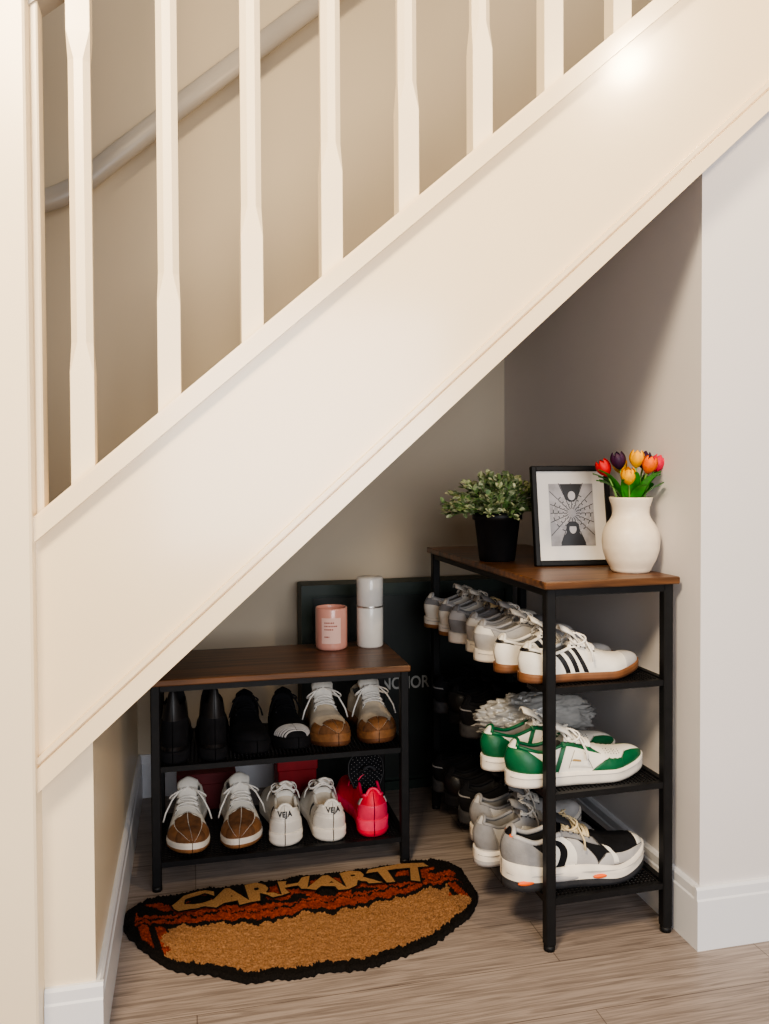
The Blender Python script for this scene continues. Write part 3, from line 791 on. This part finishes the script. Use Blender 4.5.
for (c,dx,dy,dz) in tul:
    root=Vector((dx*.15,dy*.15,.03)); head=Vector((dx,dy,dz-.02)); neck=Vector((dx*.35,dy*.35,.17))
    e=thing('tulip',{'purple':'dark purple','yellow':'bright yellow','orange':'orange','pink':'pink-red','red':'deep red'}[c]+' tulip standing in white vase','tulip',loc=(VX,VY,HR_),group='tulips in the vase')
    P3=[root*(1-u)**2+neck*2*u*(1-u)+head*u*u for u in np.linspace(0,1,12)]
    b=MB(); b.tube(P3,.0024,7); link('stem',b.mesh('stem',['stem']),e)
    ax=(P3[-1]-P3[-2]).normalized(); rot=Vector((0,0,1)).rotation_difference(ax).to_matrix()
    b=MB(); 
    for pet in range(6):
        t0=pet*math.pi/3; out=1.0 if pet%2==0 else .88
        v=[];f=[];n=9;m=6
        for i in range(n+1):
            u=i/n; r=.0195*out*(math.sin(math.pi*min(.98,u*.80+.03))**.65); z=.043*u
            ha=.68*math.sin(math.pi*min(1,.12+.86*u))**.6*(1.0 if u<.98 else .3)
            for j in range(m+1):
                t=t0+ha*(j/m*2-1); rr=r*(1-.10*((j/m*2-1)**2))
                v.append(rot@Vector((rr*math.cos(t),rr*math.sin(t),z-.002))+head)
        for i in range(n):
            for j in range(m): f.append((i*(m+1)+j,i*(m+1)+j+1,(i+1)*(m+1)+j+1,(i+1)*(m+1)+j))
        b.add(v,f)
    b.ell(head+ax*.018,(.014,.014,.019),0,rot=rot)
    link('flower_head',b.mesh('flower_head',['t_'+c]),e)
    for q_ in range(2):
        ang=math.atan2(dy,dx)+random.uniform(-.8,.8)
        b=MB(); v=[];f=[]; reach=random.uniform(.055,.090); hi=random.uniform(.035,.075)
        for i in range(11):
            u=i/10; r=.012+reach*u**1.4; z=.150+hi*u+.03*math.sin(u*2.2)
            ww=.0150*math.sin(math.pi*min(1,u*.9+.1))**.8+.0005
            cpt=Vector((math.cos(ang)*r,math.sin(ang)*r,z)); sd=Vector((-math.sin(ang),math.cos(ang),0))
            if VX+cpt.x>1.103: cpt.x=1.103-VX
            v+=[cpt-sd*ww+Vector((0,0,.003)),cpt,cpt+sd*ww+Vector((0,0,.003))]
        for i in range(10):
            for j in (0,1): f.append((i*3+j,i*3+j+1,(i+1)*3+j+1,(i+1)*3+j))
        b.add(v,f); link('leaf',b.mesh('leaf',['tleaf']),e)

# ------------------------------------------------------------------ doormat
M['cblack']=mat('black_coir',(.008,.006,.005),.95,var=.4,scale=300,bump=1,bscale=700,spec=.2)
M['ctan']=mat('tan_coir',(.21,.098,.040),.95,scale=260,bump=1,bscale=700,col2=(.36,.19,.088),spec=.2)
M['cred']=mat('rust_red_coir',(.14,.020,.009),.95,scale=120,bump=1,bscale=700,col2=(.30,.052,.018),spec=.2)
M['cgold']=mat('gold_coir',(.23,.12,.045),.95,scale=260,bump=1,bscale=700,col2=(.37,.21,.09),spec=.2)
DX=-.014
bk=kinterp([-.155,-.14,-.08,.0137,.28,.5,.60,.645,.692,.717],[2.13,2.155,2.178,2.190,2.200,2.206,2.212,2.214,2.200,2.150])
fk=kinterp([-.155,-.145,-.0765,0,.096,.2,.335,.45,.555,.655,.697,.717],[2.05,2.01,1.905,1.838,1.790,1.770,1.768,1.783,1.828,1.905,1.950,1.99])
XA,XB=-.155,.717
mt=thing('doormat','hot-dog shaped coir doormat with tan lettering and black border','doormat',loc=(DX,0,0))
b=MB(); NX,NY=340,150; v=[];f=[];fm=[]
rows=[]
for i in range(NX+1):
    x=XA+(XB-XA)*(.5-.5*math.cos(math.pi*i/NX))*.35+ (XB-XA)*(i/NX)*.65
    e_=min(1,(x-XA)/.035,(XB-x)/.035); e_=max(0,e_); e_=math.sqrt(1-(1-e_)**2)
    yb,yf=bk(x),fk(x); ym=(yb+yf)/2; k_=.45 if x<.3 else .62; yb=ym+(yb-ym)*(k_+(1-k_)*e_); yf=ym+(yf-ym)*(k_+(1-k_)*e_)
    yf+=.016*noise.noise(Vector((x*12,0,0)))+.009*noise.noise(Vector((x*90,0,0)))
    yb=min(yb+.014*noise.noise(Vector((x*16,5,0)))-.002+.007*noise.noise(Vector((x*90,5,0))),2.217)
    rows.append((x,yb,yf))
    for j in range(NY+1):
        q=j/NY; y=yb+(yf-yb)*q
        if j in (0,NY) or i in (0,NX): z=.001
        else: z=.012+.006*noise.noise(Vector((x*260,y*260,0)))+.002*noise.noise(Vector((x*60,y*60,0)))
        v.append((x+.002*noise.noise(Vector((x*200,y*200,4))),y,z))
for i in range(NX):
    x,yb,yf=rows[i]
    for j in range(NY):
        q=(j+.5)/NY; y=yb+(yf-yb)*q
        nz=noise.noise(Vector((x*18,y*18,2)))*.012+noise.noise(Vector((x*90,y*90,2)))*.007
        de=min(y-yf,yb-y,(x-XA),(XB-x))
        wv=.008*math.sin(x*46+2*math.sin(x*17))+.005*math.sin(x*131+1)
        p=(x-XA)/(XB-XA)
        dbk=(yb-y)
        arch=max(0,1-(2*p-1)**2)
        t1=.048+.075*arch**.5; t2=t1+.032+.026*arch; t3=t2+.016
        if de<.024+abs(nz): m_=0
        elif dbk+nz<t1: m_= 2 if (noise.noise(Vector((x*16,y*30,7)))>.05) else 0
        elif dbk+nz<t2+wv*.6: m_= 0 if abs((dbk+nz)-(t1+.018+wv*.8))<.0035 else 2
        elif dbk+nz<t3+wv: m_=0
        elif (x-XA)<.10+nz*2 and dbk<.27: m_=2 if math.sin((x-XA)*170+y*34)>-.3 else 0
        elif (XB-x)<.07+nz*2 and dbk<.20: m_=2 if math.sin((XB-x)*170-y*34)>-.3 else 0
        else: m_=1
        f.append((i*(NY+1)+j,i*(NY+1)+j+1,(i+1)*(NY+1)+j+1,(i+1)*(NY+1)+j)); fm.append(m_)
b.add(v,f,0,True,fm)
link('pile',b.mesh('pile',['cblack','ctan','cred']),mt)
b=MB()
for off,zz,mi in ((.078,.0178,0),(.045,.0192,1)):
    tv,tf=text_geo('CARHARTT',1.0,off,1.02)
    if mi==0:
        xs=[q[0] for q in tv]; xa,xb=min(xs)+.05,max(xs)-.05
    vv=[]
    for q in tv:
        u=(q[0]-xa)/(xb-xa); p=.14+.75*u
        x=XA+(XB-XA)*p; yb=bk(x)
        hh_=.076+.010*math.sin(p*9)+.010*math.sin(p*23)
        yy=yb-.028-hh_*(1-q[1]/.72)
        yy+= .005*math.sin(p*40); x+=.008*math.sin(q[1]*6+p*20)
        x+=.007*noise.noise(Vector((q[0]*5,q[1]*5,1))); yy+=.009*noise.noise(Vector((q[0]*5,q[1]*5,9)))
        vv.append((x,yy,zz+.0015*noise.noise(Vector((q[0]*9,q[1]*9,2)))))
    b.add(vv,tf,mi,False)
link('lettering',b.mesh('lettering',['cblack','cgold']),mt)

# ------------------------------------------------------------------ lights
def area(name,loc,target,size,power,col,sy=None):
    l=bpy.data.lights.new(name,'AREA'); l.energy=power; l.color=col; l.size=size
    if sy: l.shape='RECTANGLE'; l.size_y=sy
    o=bpy.data.objects.new(name,l); COL.objects.link(o); o.location=loc
    d=Vector(target)-Vector(loc); o.rotation_euler=d.to_track_quat('-Z','Y').to_euler(); return o
pl=bpy.data.lights.new('ceiling_downlight','POINT'); pl.energy=62; pl.color=(1,.76,.48); pl.shadow_soft_size=.06
o=bpy.data.objects.new('ceiling_downlight',pl); COL.objects.link(o); o.location=(1.49,.53,2.5)
area('window_light',(.6,-1.5,1.3),(.5,2.2,.6),1.6,72,(.92,.95,1.0),1.4)
area('hall_light',(-.5,.2,2.6),(.2,2.2,1.2),.5,84,(1,.80,.54))
w=bpy.data.worlds.new('World'); bpy.context.scene.world=w; w.use_nodes=True
bg=w.node_tree.nodes['Background']; bg.inputs['Color'].default_value=(1,.91,.79,1); bg.inputs['Strength'].default_value=.40
try: bpy.context.scene.view_settings.look='AgX - Medium High Contrast'
except Exception: pass

# ------------------------------------------------------------------ camera
cam=bpy.data.cameras.new('camera'); co=bpy.data.objects.new('camera',cam); COL.objects.link(co)
co.location=(0,0,1.1)
yaw=math.radians(13); pitch=math.radians(-1.3); roll=math.radians(-.28)
F=Vector((math.sin(yaw)*math.cos(pitch),math.cos(yaw)*math.cos(pitch),math.sin(pitch)))
q=F.to_track_quat('-Z','Y').to_matrix() @ Matrix.Rotation(roll,3,'Z')
co.rotation_euler=q.to_euler()
cam.sensor_fit='AUTO'; cam.sensor_width=36; cam.lens=835/1024*36
cam.shift_y=-25.4/1024
cam.clip_start=.05
bpy.context.scene.camera=co
